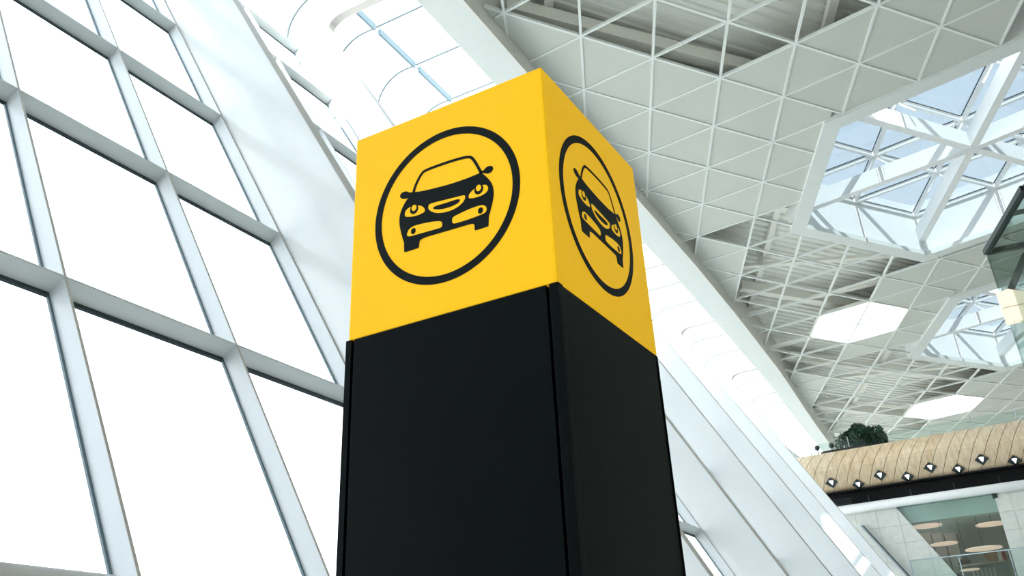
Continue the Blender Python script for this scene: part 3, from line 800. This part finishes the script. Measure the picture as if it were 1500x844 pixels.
child(MB().box((c_.x-.15,c_.y-.18,a.z),(c_.x+.15,c_.y-.002,a.z+.5)).build('red_side', 'red'), bx)
c_ = at(1413, 822, XB+4)
bg_ = empty('dark_bag', (c_.x, c_.y, a.z)); tag(bg_, 'rounded dark bag at the cabinet end of the shelf', 'bag')
child(MB().tube([(c_.x, c_.y, a.z), (c_.x, c_.y, a.z+.1), (c_.x, c_.y, a.z+.28), (c_.x, c_.y, a.z+.36)], [.3, .36, .28, .06], 14).build('sack', 'bark'), bg_)
child(MB().tube([(c_.x, c_.y+.12, a.z+.33), (c_.x, c_.y+.06, a.z+.45), (c_.x, c_.y-.06, a.z+.45), (c_.x, c_.y-.12, a.z+.33)], .02, 6).build('strap', 'darkst'), bg_)
# balustrade of glass in front of wall and shop
g0 = at(1333, 822, XB-1.2); g1 = at(1500, 805, XB-1.2)
bl = empty('glass_balustrade', (XB-1.2, g0.y, g0.z-1.6)); tag(bl, 'glass balustrade with thin dark top rail in front of the shop', 'balustrade')
child(MB().bar((XB-1.2, g0.y, g0.z), (XB-1.2, -6, g0.z), .05, .05).build('top_rail', 'blueg'), bl)
for k in range(5):
    ya = g0.y-2.4*k
    child(MB().box((XB-1.21, ya-2.36, g0.z-1.5), (XB-1.19, ya, g0.z-.03)).build('glass_panel', 'shopg'), bl)
    child(MB().bar((XB-1.2, ya, g0.z-1.6), (XB-1.2, ya, g0.z), .04, .04, (0,1,0)).build('post', 'blueg'), bl)
wk = MB().box((XB-1.5, -9, g0.z-1.9), (XB+.06, g0.y+.2, g0.z-1.6)).build('walkway', 'white'); tag(wk, 'white walkway slab carrying the glass balustrade', 'walkway')
# slanting grey channel on the wall
c0, c1 = at(1262, 770, XB-.1), at(1332, 846, XB-.1); dd = (c1-c0); 
ch = empty('slanting_channel', c0); tag(ch, 'dark grey metal channel slanting down the pale marble wall', 'channel')
child(MB().bar(c0, c0+dd*1.12, .12, .20, (1,0,0)).build('channel', 'blueg'), ch)
child(MB().bar(c0+Vector((-.12,-.1,-.05)), c0+dd*1.12+Vector((-.12,-.1,-.05)), .06, .06, (1,0,0)).build('lip', 'darkst'), ch)

# ------------------------------------------------------------------ glass lift shaft at the right
A_ = Vector((30, -.63, Z(12.35))); B_ = Vector((30.6, -6, Z(12.35))); C_ = Vector((26.1, -1.95, Z(12.35))); D_ = C_+(B_-A_)
ls = empty('lift_shaft', (A_.x, A_.y, 0)); tag(ls, 'grey glass lift shaft with dark steel frame beside the skylights', 'lift shaft')
for p in (A_, B_, C_, D_):
    child(MB().bar((p.x, p.y, 0), p, .05, .05, (0,1,0)).build('corner_post', 'greyg'), ls)
for a, b, wd in ((A_, B_, .16), (A_, C_, .2), (C_, D_, .16), (B_, D_, .16)):
    child(MB().bar(a, b, wd, .16).build('ring_beam', 'darkst'), ls)
    a2, b2 = Vector((a.x, a.y, 0)), Vector((b.x, b.y, 0))
    nrm = (b-a).cross(Vector((0,0,1))).normalized()*.02
    hz = [.0, 3.2, 6.4, 9.6, 13.75]
    for z0, z1 in zip(hz[:-1], hz[1:]):
        child(MB().prism([(a.x, a.y, z0+.01), (b.x, b.y, z0+.01), (b.x, b.y, z1-.01), (a.x, a.y, z1-.01)], nrm).build('glass_panel', 'greyg'), ls)
mid = A_.lerp(C_, .62); mid2 = B_.lerp(D_, .62)
child(MB().bar(mid, mid2, .10, .12).build('ring_beam', 'darkst'), ls)
child(MB().prism([A_, B_, D_, C_], (0,0,.02)).build('top_glass', 'greyg'), ls)
# lift machinery and a reflected light made as a glowing panel
s0, s1 = at(1479, 428, 29.2), at(1503, 372, 28.2)
child(MB().bar(s0, s1, .16, .16, (1,0,0)).build('guide_arm', 'darkst'), ls)
glint_pts = [(1459,431),(1476,423),(1487,425),(1520,428),(1520,463),(1474,473),(1466,452)]
lc = at(1490, 450, 29.0)
glint = empty('shaft_reflection', lc); tag(glint, 'cream glowing panel standing for a light reflected in the grey shaft glass', 'glass reflection')
P = [at(px, py, 29.0) for px, py in glint_pts]
child(MB().prism(P, (.25, 0, .0)).build('reflection_panel', 'cream'), glint)  # flat glowing panel in place of a reflection on the glass
child(MB().bar(at(1468,452,28.97), at(1520,440,28.97), .02, .02).build('glint_line', 'nose'), glint)
